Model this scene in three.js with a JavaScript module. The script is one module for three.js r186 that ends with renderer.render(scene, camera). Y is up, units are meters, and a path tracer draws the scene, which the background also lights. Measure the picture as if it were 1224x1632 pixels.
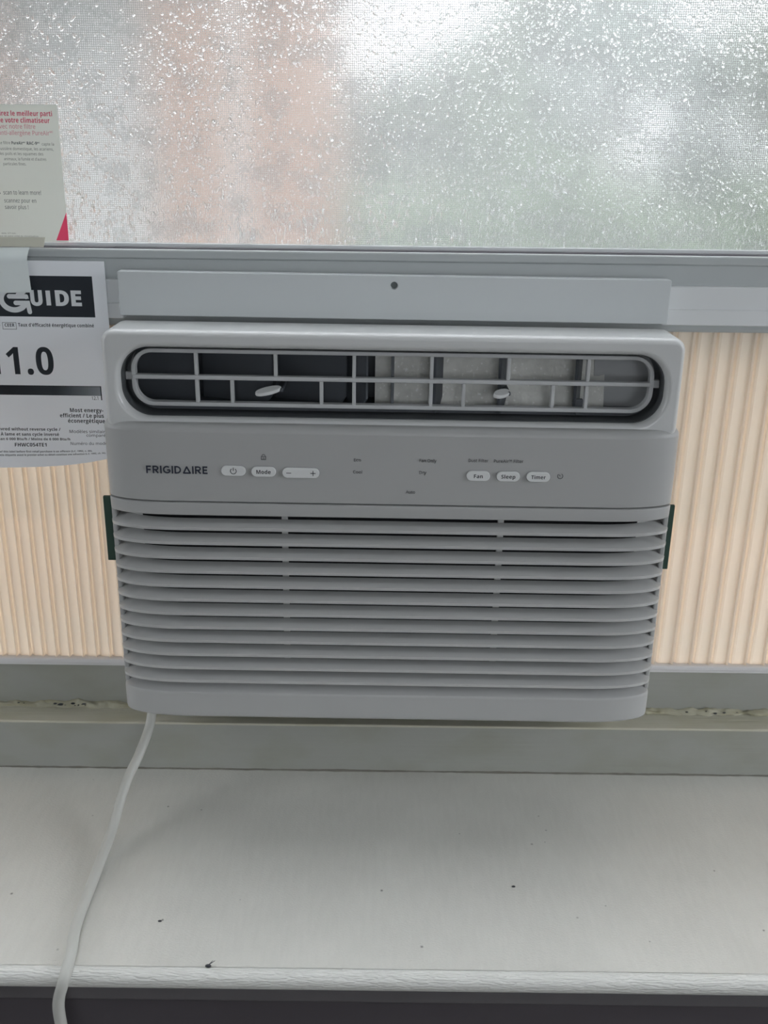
import * as THREE from 'three';
import { RoundedBoxGeometry } from 'three/addons/geometries/RoundedBoxGeometry.js';
import { TextGeometry } from 'three/addons/geometries/TextGeometry.js';
import { mergeGeometries, toCreasedNormals } from 'three/addons/utils/BufferGeometryUtils.js';
import { ImprovedNoise } from 'three/addons/math/ImprovedNoise.js';
import { RectAreaLightUniformsLib } from 'three/addons/lights/RectAreaLightUniformsLib.js';
import { FontLoader } from 'three/addons/loaders/FontLoader.js';

// ---------------------------------------------------------------- camera, sky, light, exposure
const scene = new THREE.Scene();
const PITCH = THREE.MathUtils.degToRad(20.1), ROLL = 0.0125;
const camera = new THREE.PerspectiveCamera(2 * THREE.MathUtils.radToDeg(Math.atan(816 / 1600)), 1224 / 1632, 0.05, 200);
camera.position.set(0, 1.308, 0.693);
camera.rotation.set(-PITCH, 0, ROLL, 'YXZ');
camera.focus = 0.74;
camera.userData.fStop = 10;

const EXPOSURE = 1.67, SKY_LEVEL = 1.25;
{ // overcast sky, brighter towards the zenith
  const w = 64, h = 64, d = new Float32Array(w * h * 4);
  for (let y = 0; y < h; y++) for (let x = 0; x < w; x++) {
    const s = Math.sin(((y + 0.5) / h - 0.5) * Math.PI);
    const l = SKY_LEVEL * (s > 0 ? (0.56 + 6.2 * s) : 0.56 + 0.3 * s);
    d.set([l * 0.955, l * 0.99, l * 1.03, 1], (y * w + x) * 4);
  }
  const t = new THREE.DataTexture(d, w, h, THREE.RGBAFormat, THREE.FloatType);
  t.mapping = THREE.EquirectangularReflectionMapping; t.magFilter = THREE.LinearFilter; t.needsUpdate = true;
  scene.background = t;
}
const renderer = new THREE.WebGLRenderer({ antialias: true });
renderer.toneMapping = THREE.LinearToneMapping;
renderer.toneMappingExposure = EXPOSURE;
renderer.shadowMap.enabled = true;
RectAreaLightUniformsLib.init();
// added fill lights at the three unseen windows, brightening the unit front
function addedFill(name, w, h, pos, turn, level) { const l = new THREE.RectAreaLight(0xf4faff, level, w, h); l.name = name; l.position.set(...pos); l.rotation.y = turn; scene.add(l); }
addedFill('added_fill_back', 1.7, 1.3, [0.55, 1.5, 4.19], 0, 1.0);
addedFill('added_fill_right', 1.2, 1.2, [1.94, 1.5, 0.775], Math.PI / 2, 0.8);
addedFill('added_fill_left', 0.5, 1.15, [-1.74, 1.475, 0.4], -Math.PI / 2, 0.8);

// ---------------------------------------------------------------- helpers
let seed = 12345;
const rnd = () => { seed = (seed * 1664525 + 1013904223) >>> 0; return seed / 4294967296; };
const rr = (a, b) => a + (b - a) * rnd();
const noise = new ImprovedNoise();
const fbm = (x, y, z = 0, o = 4) => { let s = 0, a = 0.5; for (let i = 0; i < o; i++) { s += a * noise.noise(x, y, z); x *= 2.03; y *= 2.03; z += 3.7; a *= 0.5; } return s; };
const used = {};
function numbered(n) { used[n] = (used[n] ?? -1) + 1; return used[n] ? n + '_' + String(used[n]).padStart(3, '0') : n; }
function mesh(name, geo, mat, parent = scene) {
  const m = new THREE.Mesh(Array.isArray(geo) ? mergeGeometries(geo.map((g) => (g.index ? g.toNonIndexed() : g))) : geo, mat);
  m.name = numbered(name); m.castShadow = m.receiveShadow = true; parent.add(m); return m;
}
function group(name, parent = scene, pos = [0, 0, 0]) { const g = new THREE.Group(); g.name = numbered(name); g.position.set(...pos); parent.add(g); return g; }
function tag(o, label, category, grp) { o.userData.label = label; if (category) o.userData.category = category; if (grp) o.userData.group = grp; return o; }
function struct(o, label) { o.userData.kind = 'structure'; if (label) o.userData.label = label; return o; }
function box(x0, x1, y0, y1, z0, z1, r = 0, s = 2) {
  const w = x1 - x0, h = y1 - y0, d = z1 - z0;
  const g = r ? new RoundedBoxGeometry(w, h, d, s, Math.min(r, w / 2.01, h / 2.01, d / 2.01)) : new THREE.BoxGeometry(w, h, d);
  g.translate((x0 + x1) / 2, (y0 + y1) / 2, (z0 + z1) / 2); return g;
}
function rrect(S, x0, x1, y0, y1, r) {
  S.moveTo(x0 + r, y0); S.lineTo(x1 - r, y0); S.absarc(x1 - r, y0 + r, r, -Math.PI / 2, 0); S.lineTo(x1, y1 - r); S.absarc(x1 - r, y1 - r, r, 0, Math.PI / 2);
  S.lineTo(x0 + r, y1); S.absarc(x0 + r, y1 - r, r, Math.PI / 2, Math.PI); S.lineTo(x0, y0 + r); S.absarc(x0 + r, y0 + r, r, Math.PI, Math.PI * 1.5); return S;
}
const std = (o) => new THREE.MeshStandardMaterial(o);
const phys = (o) => new THREE.MeshPhysicalMaterial(o);
const lin = (r, g, b) => new THREE.Color().setRGB(r, g, b);
function dataTex(w, h, f, srgb = false) {
  const d = new Uint8Array(w * h * 4);
  for (let y = 0; y < h; y++) for (let x = 0; x < w; x++) { const c = f(x, y); d.set([c[0] * 255, c[1] * 255, c[2] * 255, (c[3] ?? 1) * 255].map((v) => Math.max(0, Math.min(255, v))), (y * w + x) * 4); }
  const t = new THREE.DataTexture(d, w, h); t.wrapS = t.wrapT = THREE.RepeatWrapping; t.magFilter = THREE.LinearFilter;
  if (srgb) t.colorSpace = THREE.SRGBColorSpace; t.needsUpdate = true; return t;
}
function uvPlanar(g, ax, ay, sx, sy, ox = 0, oy = 0) { // uv from two axes, in units of sx, sy metres
  const p = g.attributes.position, uv = new Float32Array(p.count * 2);
  for (let i = 0; i < p.count; i++) { uv[i * 2] = (p.getComponent(i, ax) - ox) / sx; uv[i * 2 + 1] = (p.getComponent(i, ay) - oy) / sy; }
  g.setAttribute('uv', new THREE.BufferAttribute(uv, 2)); return g;
}

// ---------------------------------------------------------------- materials
const M = {};
{
  const fine = dataTex(256, 256, (x, y) => { const v = 0.5 + 0.5 * fbm(x / 5, y / 5, 1.5, 3) + 0.12 * (rnd() - 0.5); return [v, v, v]; });
  fine.repeat.set(1, 1);
  M.plastic = phys({ color: lin(0.395, 0.397, 0.394), roughness: 0.42, clearcoat: 0.0 });
  M.plasticLit = phys({ color: lin(0.58, 0.588, 0.588), roughness: 0.28 });  // same plastic as the lid; paler tone paints in light on the bezel
  M.louver = phys({ color: lin(0.455, 0.458, 0.454), roughness: 0.3 });
  M.grille = phys({ color: lin(0.5, 0.51, 0.515), roughness: 0.4 });
  M.dark = std({ color: lin(0.035, 0.04, 0.048), roughness: 0.55 });
  M.outletDark = std({ color: lin(0.06, 0.065, 0.07), roughness: 0.6 });  // dark tone paints shade in the outlet gap; link bars share it
  M.vane = std({ color: lin(0.07, 0.078, 0.09), roughness: 0.45 });
  M.ink = std({ color: lin(0.02, 0.022, 0.03), roughness: 0.6 });
  M.inkLogo = std({ color: lin(0.012, 0.016, 0.035), roughness: 0.5 });
  M.inkSoft = std({ color: lin(0.05, 0.05, 0.055), roughness: 0.7 });
  M.seam = std({ color: lin(0.3, 0.3, 0.31), roughness: 0.7 });
  M.button = phys({ color: lin(0.68, 0.69, 0.69), roughness: 0.3 });
  M.green = std({ color: lin(0.02, 0.05, 0.036), roughness: 0.7 });
  M.filter = std({ color: lin(0.03, 0.032, 0.036), roughness: 0.9 });
  M.vinyl = phys({ color: lin(0.74, 0.76, 0.77), roughness: 0.35 });
  M.vinylSash = phys({ color: lin(0.47, 0.5, 0.505), roughness: 0.4 });
  M.rail = phys({ color: lin(0.58, 0.61, 0.62), roughness: 0.35 });
  M.track = phys({ color: lin(0.7, 0.69, 0.7), roughness: 0.45 });
  M.pleat = phys({ color: lin(0.93, 0.855, 0.765), roughness: 0.7, transmission: 0.31, thickness: 0 });  // peach tint paints warm outside light into white vinyl
  M.gasket = std({ color: lin(0.2, 0.19, 0.21), roughness: 0.6 });
  const foamBump = dataTex(256, 256, (x, y) => { const v = 0.5 + 0.5 * fbm(x / 6, y / 6, 9, 2); return [v, v, v]; });
  const foamCol = dataTex(256, 256, (x, y) => { const n = fbm(x / 4.5, y / 4.5, 4.2, 2), s = n > 0.23 ? Math.min(1, (n - 0.23) * 9) : 0, b = 0.99 + 0.1 * fbm(x / 20, y / 20, 2); return [b - 0.1 + 0.16 * s, b - 0.1 + 0.16 * s, b - 0.12 + 0.16 * s]; }, true);
  M.foam = std({ map: foamCol, bumpMap: foamBump, bumpScale: 0.0015, roughness: 0.8 });
  M.foamPlain = std({ color: lin(0.42, 0.43, 0.44), roughness: 0.6 });
  M.cord = phys({ color: lin(0.5, 0.5, 0.47), roughness: 0.45 });
  // painted sill: fine orange peel and specks
  const sillB = dataTex(512, 512, (x, y) => { const v = 0.5 + 0.32 * fbm(x / 10, y / 10, 3, 4) + 0.06 * (rnd() - 0.5); return [v, v, v]; });
  const dots = [];
  for (let i = 0; i < 26; i++) dots.push([rnd() * 1024, rnd() * 512, rr(0.8, 2.2), rr(0.3, 0.8)]);
  const sillC = dataTex(1024, 512, (x, y) => {
    let v = 0.80 + 0.035 * fbm(x / 120, y / 120, 7, 4) + 0.012 * (rnd() - 0.5) + 0.02 * fbm(x / 6, y / 40, 2, 2), k = 1;
    for (const d of dots) { const r = Math.hypot(x - d[0], y - d[1]); if (r < d[2]) k = Math.min(k, 1 - d[3] * (1 - r / d[2])); }
    return [v * k, v * k * 0.995, v * k * 0.965];
  }, true);
  sillB.repeat.set(6, 6);
  M.sill = phys({ map: sillC, bumpMap: sillB, bumpScale: 0.0005, roughness: 0.42 });
  const crack = dataTex(1024, 128, (x, y) => { const n = Math.abs(fbm(x / 26, y / 7, 5, 3)); const v = Math.min(1, n * 6) * 0.75 + 0.25 * (0.5 + fbm(x / 6, y / 4, 2, 2)); return [v, v, v]; });
  M.sillNose = phys({ color: lin(0.66, 0.66, 0.63), bumpMap: crack, bumpScale: 0.0006, roughness: 0.42 });
  const woodB = dataTex(512, 256, (x, y) => { const v = 0.5 + 0.4 * fbm(x / 60, y / 9, 3, 4); return [v, v, v]; });
  const grime = (tone, amount) => dataTex(1024, 128, (x, y) => {
    const n = fbm(x / 70, y / 40, 11, 4), s = fbm(x / 14, y / 12, 5, 3);
    const g = Math.max(0, n + 0.1) * amount, sp = s > 0.52 ? 0.2 : 0;
    return [tone[0] - g * 0.25 - sp, tone[1] - g * 0.27 - sp, tone[2] - g * 0.4 - sp];
  }, true);
  M.stool = phys({ map: grime([0.61, 0.615, 0.59], 0.22), bumpMap: woodB, bumpScale: 0.0004, roughness: 0.4 });
  M.ledge = phys({ map: grime([0.75, 0.74, 0.68], 0.3), bumpMap: woodB, bumpScale: 0.0008, roughness: 0.45 });
  M.caulk = std({ map: grime([0.67, 0.655, 0.58], 0.5), roughness: 0.6 });
  M.wall = std({ color: lin(0.36, 0.36, 0.355), roughness: 0.9 });
  M.wallBack = std({ color: lin(0.28, 0.28, 0.275), roughness: 0.9 });
  M.wallWhite = std({ color: lin(0.86, 0.86, 0.85), roughness: 0.85 });
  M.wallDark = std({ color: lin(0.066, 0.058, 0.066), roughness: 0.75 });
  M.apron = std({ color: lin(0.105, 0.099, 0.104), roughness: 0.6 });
  M.floor = std({ color: lin(0.07, 0.055, 0.045), roughness: 0.6 });
  M.glass = phys({ color: 0xffffff, roughness: 0.2, transmission: 1, thickness: 0, ior: 1.45 });
  M.clear = phys({ color: 0xffffff, roughness: 0.02, transmission: 1, thickness: 0, ior: 1.45 });
  M.water = phys({ color: 0xffffff, roughness: 0.0, transmission: 1, thickness: 0.002, ior: 1.33 });
}

// ---------------------------------------------------------------- the room shell
const SY = 0.80, WX = 0.60, WT = 2.42, WALL_IN = 0.0, WALL_OUT = -0.17;      // window opening half width, head height, wall faces
const RX0 = -1.75, RX1 = 1.95, RZ = 4.2, RH = 2.75, T = 0.15;
const SIDE = { z0: 0.10, z1: 1.45, y0: 0.85, y1: 2.15 };
struct(mesh('floor', box(RX0 - T, RX1 + T, -0.12, 0, WALL_OUT, RZ + T), M.floor));
struct(mesh('ceiling', box(RX0 - T, RX1 + T, RH, RH + 0.12, WALL_OUT, RZ + T), M.wall));
struct(mesh('wall_front', [box(RX0 - T, -WX, 0, RH, WALL_OUT, WALL_IN), box(WX, RX1 + T, 0, RH, WALL_OUT, WALL_IN), box(-WX, WX, WT, RH, WALL_OUT, WALL_IN), box(-WX, WX, 0, SY - 0.0145, WALL_OUT, WALL_IN - 0.001)], M.wallWhite));
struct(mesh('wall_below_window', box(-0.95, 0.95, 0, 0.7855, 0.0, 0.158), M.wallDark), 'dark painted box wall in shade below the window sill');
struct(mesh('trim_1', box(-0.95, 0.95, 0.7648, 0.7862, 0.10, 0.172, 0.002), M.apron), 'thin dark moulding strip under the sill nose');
const BW = { x0: -0.35, x1: 1.45, y0: 0.8, y1: 2.2 };  // unseen back window, placed to light the front of the unit
struct(mesh('wall_back', [box(RX0 - T, BW.x0, 0, RH, RZ, RZ + T), box(BW.x1, RX1 + T, 0, RH, RZ, RZ + T), box(BW.x0, BW.x1, 0, BW.y0, RZ, RZ + T), box(BW.x0, BW.x1, BW.y1, RH, RZ, RZ + T)], M.wallBack));
{
  const g = struct(group('unseen_window_4')), z = RZ + 0.08;
  mesh('window_frame', [box(BW.x0, BW.x1, BW.y0, BW.y0 + 0.05, z - 0.03, z + 0.03), box(BW.x0, BW.x1, BW.y1 - 0.05, BW.y1, z - 0.03, z + 0.03), ...[BW.x0, (BW.x0 + BW.x1) / 2 - 0.025, BW.x1 - 0.05].map((x) => box(x, x + 0.05, BW.y0, BW.y1, z - 0.03, z + 0.03))], M.vinyl, g);
  mesh('glass', box(BW.x0 + 0.04, BW.x1 - 0.04, BW.y0 + 0.04, BW.y1 - 0.04, z - 0.002, z + 0.002), M.clear, g);
}
function sideWall(name, x0, x1, s) {
  struct(mesh(name, [box(x0, x1, 0, RH, WALL_IN, s.z0), box(x0, x1, 0, RH, s.z1, RZ), box(x0, x1, 0, s.y0, s.z0, s.z1), box(x0, x1, s.y1, RH, s.z0, s.z1)], M.wall));
}
const SL = { z0: 0.12, z1: 0.68, y0: 0.85, y1: 2.1 };
sideWall('wall_left', RX0 - T, RX0, SL);
sideWall('wall_right', RX1, RX1 + T, SIDE);
function unseenSideWindow(name, x, s) {  // windows out of view, placed to light the edges of the unit
  const g = struct(group(name));
  mesh('window_frame', [box(x - 0.03, x + 0.03, s.y0, s.y0 + 0.05, s.z0, s.z1), box(x - 0.03, x + 0.03, s.y1 - 0.05, s.y1, s.z0, s.z1), box(x - 0.03, x + 0.03, s.y0, s.y1, s.z0, s.z0 + 0.05), box(x - 0.03, x + 0.03, s.y0, s.y1, s.z1 - 0.05, s.z1)], M.vinyl, g);
  mesh('glass', box(x - 0.002, x + 0.002, s.y0 + 0.04, s.y1 - 0.04, s.z0 + 0.04, s.z1 - 0.04), M.clear, g);
}
unseenSideWindow('unseen_window_2', RX0 - 0.08, SL);
unseenSideWindow('unseen_window_3', RX1 + 0.08, SIDE);

// sill, riser, ledge and frame below the air conditioner
{
  // sill board: a swept section with a rounded nose
  const sec = [[0.1775, SY], [0.179, SY]];
  for (let i = 1; i <= 10; i++) { const a = Math.PI / 2 - (i / 10) * Math.PI; sec.push([0.179 + 0.0072 * Math.cos(a), SY - 0.0069 + 0.0069 * Math.sin(a)]); }
  sec.push([0.172, SY - 0.0138]);
  const strip = (pts, uvs, x0, x1, nx) => {
    const pos = [], uv = [], idx = [];
    for (let i = 0; i <= nx; i++) for (let k = 0; k < pts.length; k++) { const x = x0 + (x1 - x0) * i / nx; pos.push(x, pts[k][1], pts[k][0]); uv.push(...uvs(x, pts[k], k)); }
    const n = pts.length;
    for (let i = 0; i < nx; i++) for (let k = 0; k < n - 1; k++) { const a = i * n + k, b = a + n; idx.push(a, a + 1, b, a + 1, b + 1, b); }
    const g = new THREE.BufferGeometry(); g.setAttribute('position', new THREE.Float32BufferAttribute(pos, 3)); g.setAttribute('uv', new THREE.Float32BufferAttribute(uv, 2)); g.setIndex(idx); g.computeVertexNormals(); return g;
  };
  const s = struct(group('window_sill'), 'off-white painted window sill with a rounded front edge');
  mesh('sill_board', [uvPlanar(box(-WX, WX, SY - 0.0138, SY, -0.16, 0.1778), 0, 2, 0.62, 0.31, -0.3, -0.05), ...[-1, 1].map((q) => uvPlanar(box(q > 0 ? WX : -0.97, q > 0 ? 0.97 : -WX, SY - 0.0138, SY, 0.0005, 0.1778), 0, 2, 0.62, 0.31, -0.3, -0.05))], M.sill, s);
  mesh('sill_nose', strip(sec, (x, p, k) => [x / 0.55, k / 12 * 0.7], -0.97, 0.97, 240), M.sillNose, s).userData.label = 'rounded front edge with crackled paint';
  // hidden core of the nose, so that it is solid
  const st = struct(group('trim_2'), 'painted window stool with a stained ledge and crumbling caulk line');
  mesh('riser', [uvPlanar(box(-WX, WX, SY, 0.8455, -0.16, -0.044, 0.0012), 0, 1, 0.8, 0.1, 0, 0.77)], M.stool, st);
  mesh('ledge', [uvPlanar(box(-WX, WX, 0.844, 0.8462, -0.072, -0.0435, 0.0009), 0, 2, 0.7, 0.06, 0.1, -0.08)], M.ledge, st);
  mesh('frame_face', [uvPlanar(box(-WX, WX, 0.845, 0.8868, -0.16, -0.070, 0.001), 0, 1, 0.9, 0.12, 0.3, 0.8)], M.stool, st);
  // caulk beads, lumpy
  const bead = (y, z, r, amp, x0, x1, sd) => {
    const pos = [], uv = [], idx = [], nx = 700, nk = 6;
    for (let i = 0; i <= nx; i++) for (let k = 0; k <= nk; k++) {
      const x = x0 + (x1 - x0) * i / nx, a = -0.25 * Math.PI / 2 + 1.5 * Math.PI / 2 * (k / nk), q = r * (1 + amp * fbm(x * 90, k * 0.7, sd, 4) + amp * 0.8 * fbm(x * 14, 0, sd + 3, 2));
      pos.push(x, y + q * Math.sin(a), z + q * Math.cos(a)); uv.push(x / 0.4, k / nk * 0.5);
    }
    for (let i = 0; i < nx; i++) for (let k = 0; k < nk; k++) { const a = i * (nk + 1) + k, b = a + nk + 1; idx.push(a, b, a + 1, a + 1, b, b + 1); }
    const g = new THREE.BufferGeometry(); g.setAttribute('position', new THREE.Float32BufferAttribute(pos, 3)); g.setAttribute('uv', new THREE.Float32BufferAttribute(uv, 2)); g.setIndex(idx); g.computeVertexNormals(); return g;
  };
  mesh('caulk_bead', bead(0.846, -0.0702, 0.0042, 1.3, -0.595, 0.595, 1), M.caulk, st);
  mesh('caulk_bead', bead(0.7998, -0.0442, 0.0013, 1.0, -0.595, 0.595, 8), std({ color: lin(0.17, 0.16, 0.135), roughness: 0.8 }), st);
  // dark crumbs lodged in the caulk and chips
  const crumbG = [];
  for (const [x0, x1, n] of [[-0.285, -0.262, 9], [-0.264, -0.256, 6], [-0.315, -0.31, 2], [0.25, 0.31, 5]]) for (let i = 0; i < n; i++) {
    const g = new THREE.IcosahedronGeometry(rr(0.0004, 0.0013), 0); g.scale(rr(1, 2.6), 0.7, 0.8); g.translate(rr(x0, x1), 0.8487 + rr(-0.0012, 0.0012), -0.0665 + rr(-0.001, 0.001)); crumbG.push(g);
  }
  const cr = mesh('crumbs', crumbG, M.dark); cr.userData.kind = 'stuff'; cr.userData.label = 'dark crumbs of dirt lodged along the caulk line';
}
{ // little dead bug on the front edge of the sill
  const b = tag(group('dead_bug', scene, [-0.1116, SY, 0.1775]), 'tiny dark dead insect lying on the front edge of the sill', 'insect');
  const g1 = new THREE.SphereGeometry(0.0016, 10, 8); g1.scale(1.3, 0.6, 0.8); g1.translate(0, 0.0009, 0);
  mesh('body', g1, M.ink, b);
  for (const [a, l] of [[0.55, 0.005], [0.8, 0.004]]) {
    const g = new THREE.CylinderGeometry(0.00018, 0.0003, l, 6); g.rotateZ(-Math.PI / 2 + a * 0.4); g.translate(l / 2, 0.0012 + l * 0.2, 0); g.rotateY(a); mesh('leg', g, M.ink, b);
  }
  for (const [x, z, l] of [[0.098, 0.098, 'small brown speck of dirt on the right half of the sill'], [-0.152, 0.137, 'small dark speck of dirt near the cord on the sill']]) {
    const g = new THREE.IcosahedronGeometry(0.0009, 1); g.scale(1.6, 0.5, 1); g.translate(x, SY + 0.0003, z); tag(mesh('dirt_speck', g, M.ink), l, 'speck');
  }
}

// ---------------------------------------------------------------- upper sash, glass, rain and insect screen
const win = struct(group('window_1'), 'white window sash with rain-covered glass');
{
  mesh('sash_rail', [box(-WX, WX, 1.176, 1.2305, -0.108, -0.074, 0.0025, 3), box(-WX, WX, 1.226, 1.2326, -0.0815, -0.0722, 0.0016, 3)], M.vinylSash, win);
  mesh('gasket', box(-WX, WX, 1.2300, 1.2338, -0.0870, -0.0818, 0.001), M.gasket, win);
  mesh('glazing_bead', box(-WX, WX, 1.2300, 1.2362, -0.0915, -0.0868, 0.001), M.vinyl, win);
  for (const s of [-1, 1]) mesh('sash_stile', box(s > 0 ? WX - 0.05 : -WX, s > 0 ? WX : -WX + 0.05, 0.887, WT, -0.108, -0.074, 0.002), M.vinylSash, win);
  mesh('sash_head', box(-WX, WX, WT - 0.05, WT, -0.108, -0.074, 0.002), M.vinylSash, win);
  mesh('glass', box(-WX + 0.04, WX - 0.04, 1.231, WT - 0.04, -0.0906, -0.0904), M.glass, win);
}
const GX = 0.40, GY0 = 1.236, GY1 = 1.56;
{
  // raindrops: shallow lenses on the outside of the glass
  const cap = new THREE.SphereGeometry(1, 10, 6, 0, Math.PI * 2, 0, Math.PI / 2); cap.rotateX(-Math.PI / 2);
  const N = 36000, im = new THREE.InstancedMesh(cap, M.water, N), m = new THREE.Matrix4(), q = new THREE.Quaternion();
  let n = 0;
  while (n < N) {
    const x = rr(-GX, GX), y = rr(GY0, GY1);
    if (0.62 + fbm(x * 9, y * 9, 2, 3) * 1.3 < rnd()) continue;
    const low = Math.max(0, 1 - (y - GY0) / 0.035), r = (0.0004 + 0.0009 * Math.pow(rnd(), 2.6)) * (1 - 0.3 * low), st = 1 + 1.4 * rnd() * rnd() + 4 * low * rnd();
    q.setFromAxisAngle(new THREE.Vector3(0, 0, 1), rr(-0.9, 0.9) * (1 - low));
    m.compose(new THREE.Vector3(x, y, -0.0907), q, new THREE.Vector3(r, r * st, r * (0.34 + 0.26 * rnd()))); im.setMatrixAt(n++, m);
  }
  im.name = 'raindrops'; im.userData.kind = 'stuff'; im.userData.label = 'raindrops clinging to the outside of the window glass'; scene.add(im);
  // insect screen: woven cloth with cells that hold water
  const scr = group('insect_screen'); tag(scr, 'fine grey insect screen wet with rain behind the window glass', 'screen');
  const S = 1024, cell = 8;
  const a = dataTex(S, S, (x, y) => {
    const u = x % cell, v = y % cell, line = (u < 2 || v < 2) ? 0.74 : 0;
    const wet = fbm(x / 130, y / 110, 6, 4) + 0.55 * fbm(Math.floor(x / cell) * 0.61, Math.floor(y / cell) * 0.61, 31, 2);
    const film = wet > 0.02 ? Math.min(0.2, (wet - 0.02) * 1.0) : 0;
    const k = Math.max(line, film + 0.04); return [k, k, k];
  });
  const period = 0.00155 * S / cell;
  const sm = phys({ color: lin(0.34, 0.35, 0.35), roughness: 0.9, transmission: 0.5, thickness: 0, alphaMap: a, transparent: true });
  mesh('mesh_cloth', uvPlanar(box(-GX - 0.1, GX + 0.1, 1.21, 1.52, -0.1203, -0.1200), 0, 1, period, period), sm, scr);
  mesh('water_film', box(-GX - 0.1, GX + 0.1, 1.216, 1.52, -0.1225, -0.1212), phys({ color: 0xffffff, roughness: 0.2, transmission: 1, thickness: 0.001, ior: 1.33 }), scr).userData.label = 'film of rainwater on the screen';
  mesh('screen_frame', [box(-GX - 0.1, GX + 0.1, 1.2, 1.215, -0.126, -0.116, 0.001)], M.vinylSash, scr);
}

// ---------------------------------------------------------------- outdoors
{
  struct(mesh('ground', box(-40, 40, -0.6, -0.5, -60, WALL_OUT - 0.02), std({ color: lin(0.05, 0.068, 0.04), roughness: 1 })));
  struct(mesh('unseen_ledge', box(-1.6, 1.6, 0.80, 0.86, -0.5, WALL_OUT - 0.0, 0.005), std({ color: lin(0.42, 0.32, 0.25), roughness: 0.9 })), 'unseen warm brick ledge placed to tint the light on the pleated panels');  // out of view, placed to bounce warm light onto the pleats
  const brickTex = dataTex(256, 256, (x, y) => {
    const row = Math.floor(y / 32), u = (x + (row % 2) * 32) % 64, v = y % 32, mortar = u < 4 || v < 4, n = fbm(x / 12, y / 12, row * 3.1 + Math.floor((x + (row % 2) * 32) / 64) * 1.7, 3);
    return mortar ? [0.52, 0.47, 0.43] : [0.52 + n * 0.1, 0.40 + n * 0.1, 0.34 + n * 0.1];
  }, true);
  const brick = std({ map: brickTex, roughness: 0.95 }), siding = std({ color: lin(0.40, 0.405, 0.405), roughness: 0.8 }), pipe = std({ color: lin(0.5, 0.48, 0.47), roughness: 0.6 });
  const h = tag(group('brick_house', scene, [0, -0.5, -6.4]), 'pale pink brick house with a white garage door, blurred behind wet glass', 'house');
  mesh('brick_pier', uvPlanar(box(-1.56, -0.36, 0, 3.1, -3, 0), 0, 1, 0.88, 0.6), brick, h);
  mesh('brick_pier', uvPlanar(box(-6, -2.62, 0, 3.1, -3, 0), 0, 1, 0.88, 0.6), brick, h);
  for (let i = 0; i < 6; i++) mesh('door_panel', box(-2.64, -1.54, i * 0.52, i * 0.52 + 0.5, -0.7, -0.6, 0.02), siding, h);
  const dp = new THREE.CylinderGeometry(0.045, 0.045, 3.1, 10); dp.translate(-1.0, 1.55, 0.06); mesh('downspout', dp, pipe, h);
  mesh('roof', box(-6.2, -0.2, 3.1, 3.3, -3.2, 0.3), std({ color: lin(0.25, 0.23, 0.23), roughness: 0.9 }), h);
  // trees and bushes: crowns of individual leaves around branching stems
  const leaf = new THREE.BufferGeometry();
  leaf.setAttribute('position', new THREE.Float32BufferAttribute([0, 0, 0, 0.32, 0.45, 0.08, 0, 0.55, 0, -0.32, 0.45, 0.08, 0, 1, -0.1], 3));
  leaf.setIndex([0, 1, 2, 0, 2, 3, 2, 1, 4, 3, 2, 4]); leaf.computeVertexNormals();
  const bark = std({ color: lin(0.2, 0.16, 0.13), roughness: 1 });
  function plant(name, label, cat, x, z, base, blobs, nLeaf, size, col, trunkR, trunkH) {
    const t = tag(group(name, scene, [x, -0.5, z]), label, cat);
    if (trunkR) { const g = new THREE.CylinderGeometry(trunkR * 0.6, trunkR, trunkH, 9); g.translate(0, trunkH / 2, 0); mesh('trunk', g, bark, t); }
    const im = new THREE.InstancedMesh(leaf, phys({ color: col, roughness: 0.8, transmission: 0.35, thickness: 0, side: THREE.DoubleSide }), nLeaf);
    const m = new THREE.Matrix4(), q = new THREE.Quaternion(), e = new THREE.Euler(), c = new THREE.Color();
    for (let i = 0; i < nLeaf; i++) {
      const b = blobs[Math.floor(rnd() * blobs.length)];
      const u = rr(-1, 1), a = rr(0, 6.283), r = Math.pow(rnd(), 0.45), s = Math.sqrt(1 - u * u);
      e.set(rr(-1.2, 1.2), rr(0, 6.28), rr(-1.5, 1.5)); q.setFromEuler(e); const k = size * rr(0.7, 1.4);
      m.compose(new THREE.Vector3(b[0] + b[3] * r * s * Math.cos(a), b[1] + b[4] * r * u, b[2] + b[3] * r * s * Math.sin(a)), q, new THREE.Vector3(k, k, k));
      im.setMatrixAt(i, m); const w = rr(0.8, 1.2); im.setColorAt(i, c.setRGB(w, w * rr(0.95, 1.05), w));
    }
    im.name = numbered('foliage'); im.userData.kind = 'stuff'; t.add(im);
  }
  const G1 = lin(0.115, 0.16, 0.10), G2 = lin(0.105, 0.15, 0.125), G3 = lin(0.10, 0.158, 0.078);
  const crown = (n, w, y0, y1, r) => { const o = []; for (let i = 0; i < n; i++) o.push([rr(-w, w), rr(y0, y1), rr(-0.6, 0.6), r * rr(0.6, 1.1), r * rr(0.5, 0.9)]); return o; };
  plant('tree', 'loose pale green tree beside the brick corner, blurred by wet glass', 'tree', 0.35, -8.2, 0, crown(11, 0.9, 1.3, 3.9, 0.5), 1650, 0.16, G1, 0.09, 2.2);
  plant('tree', 'bluish green tree right of centre seen through wet glass', 'tree', 2.0, -8.8, 0, crown(13, 1.0, 1.4, 3.6, 0.5), 1750, 0.16, G2, 0.1, 2.2);
  plant('tree', 'darker green tree at the far right behind wet glass', 'tree', 3.7, -8.0, 0, crown(12, 0.9, 1.2, 4.0, 0.55), 1800, 0.16, G1, 0.1, 2.0);
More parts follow.
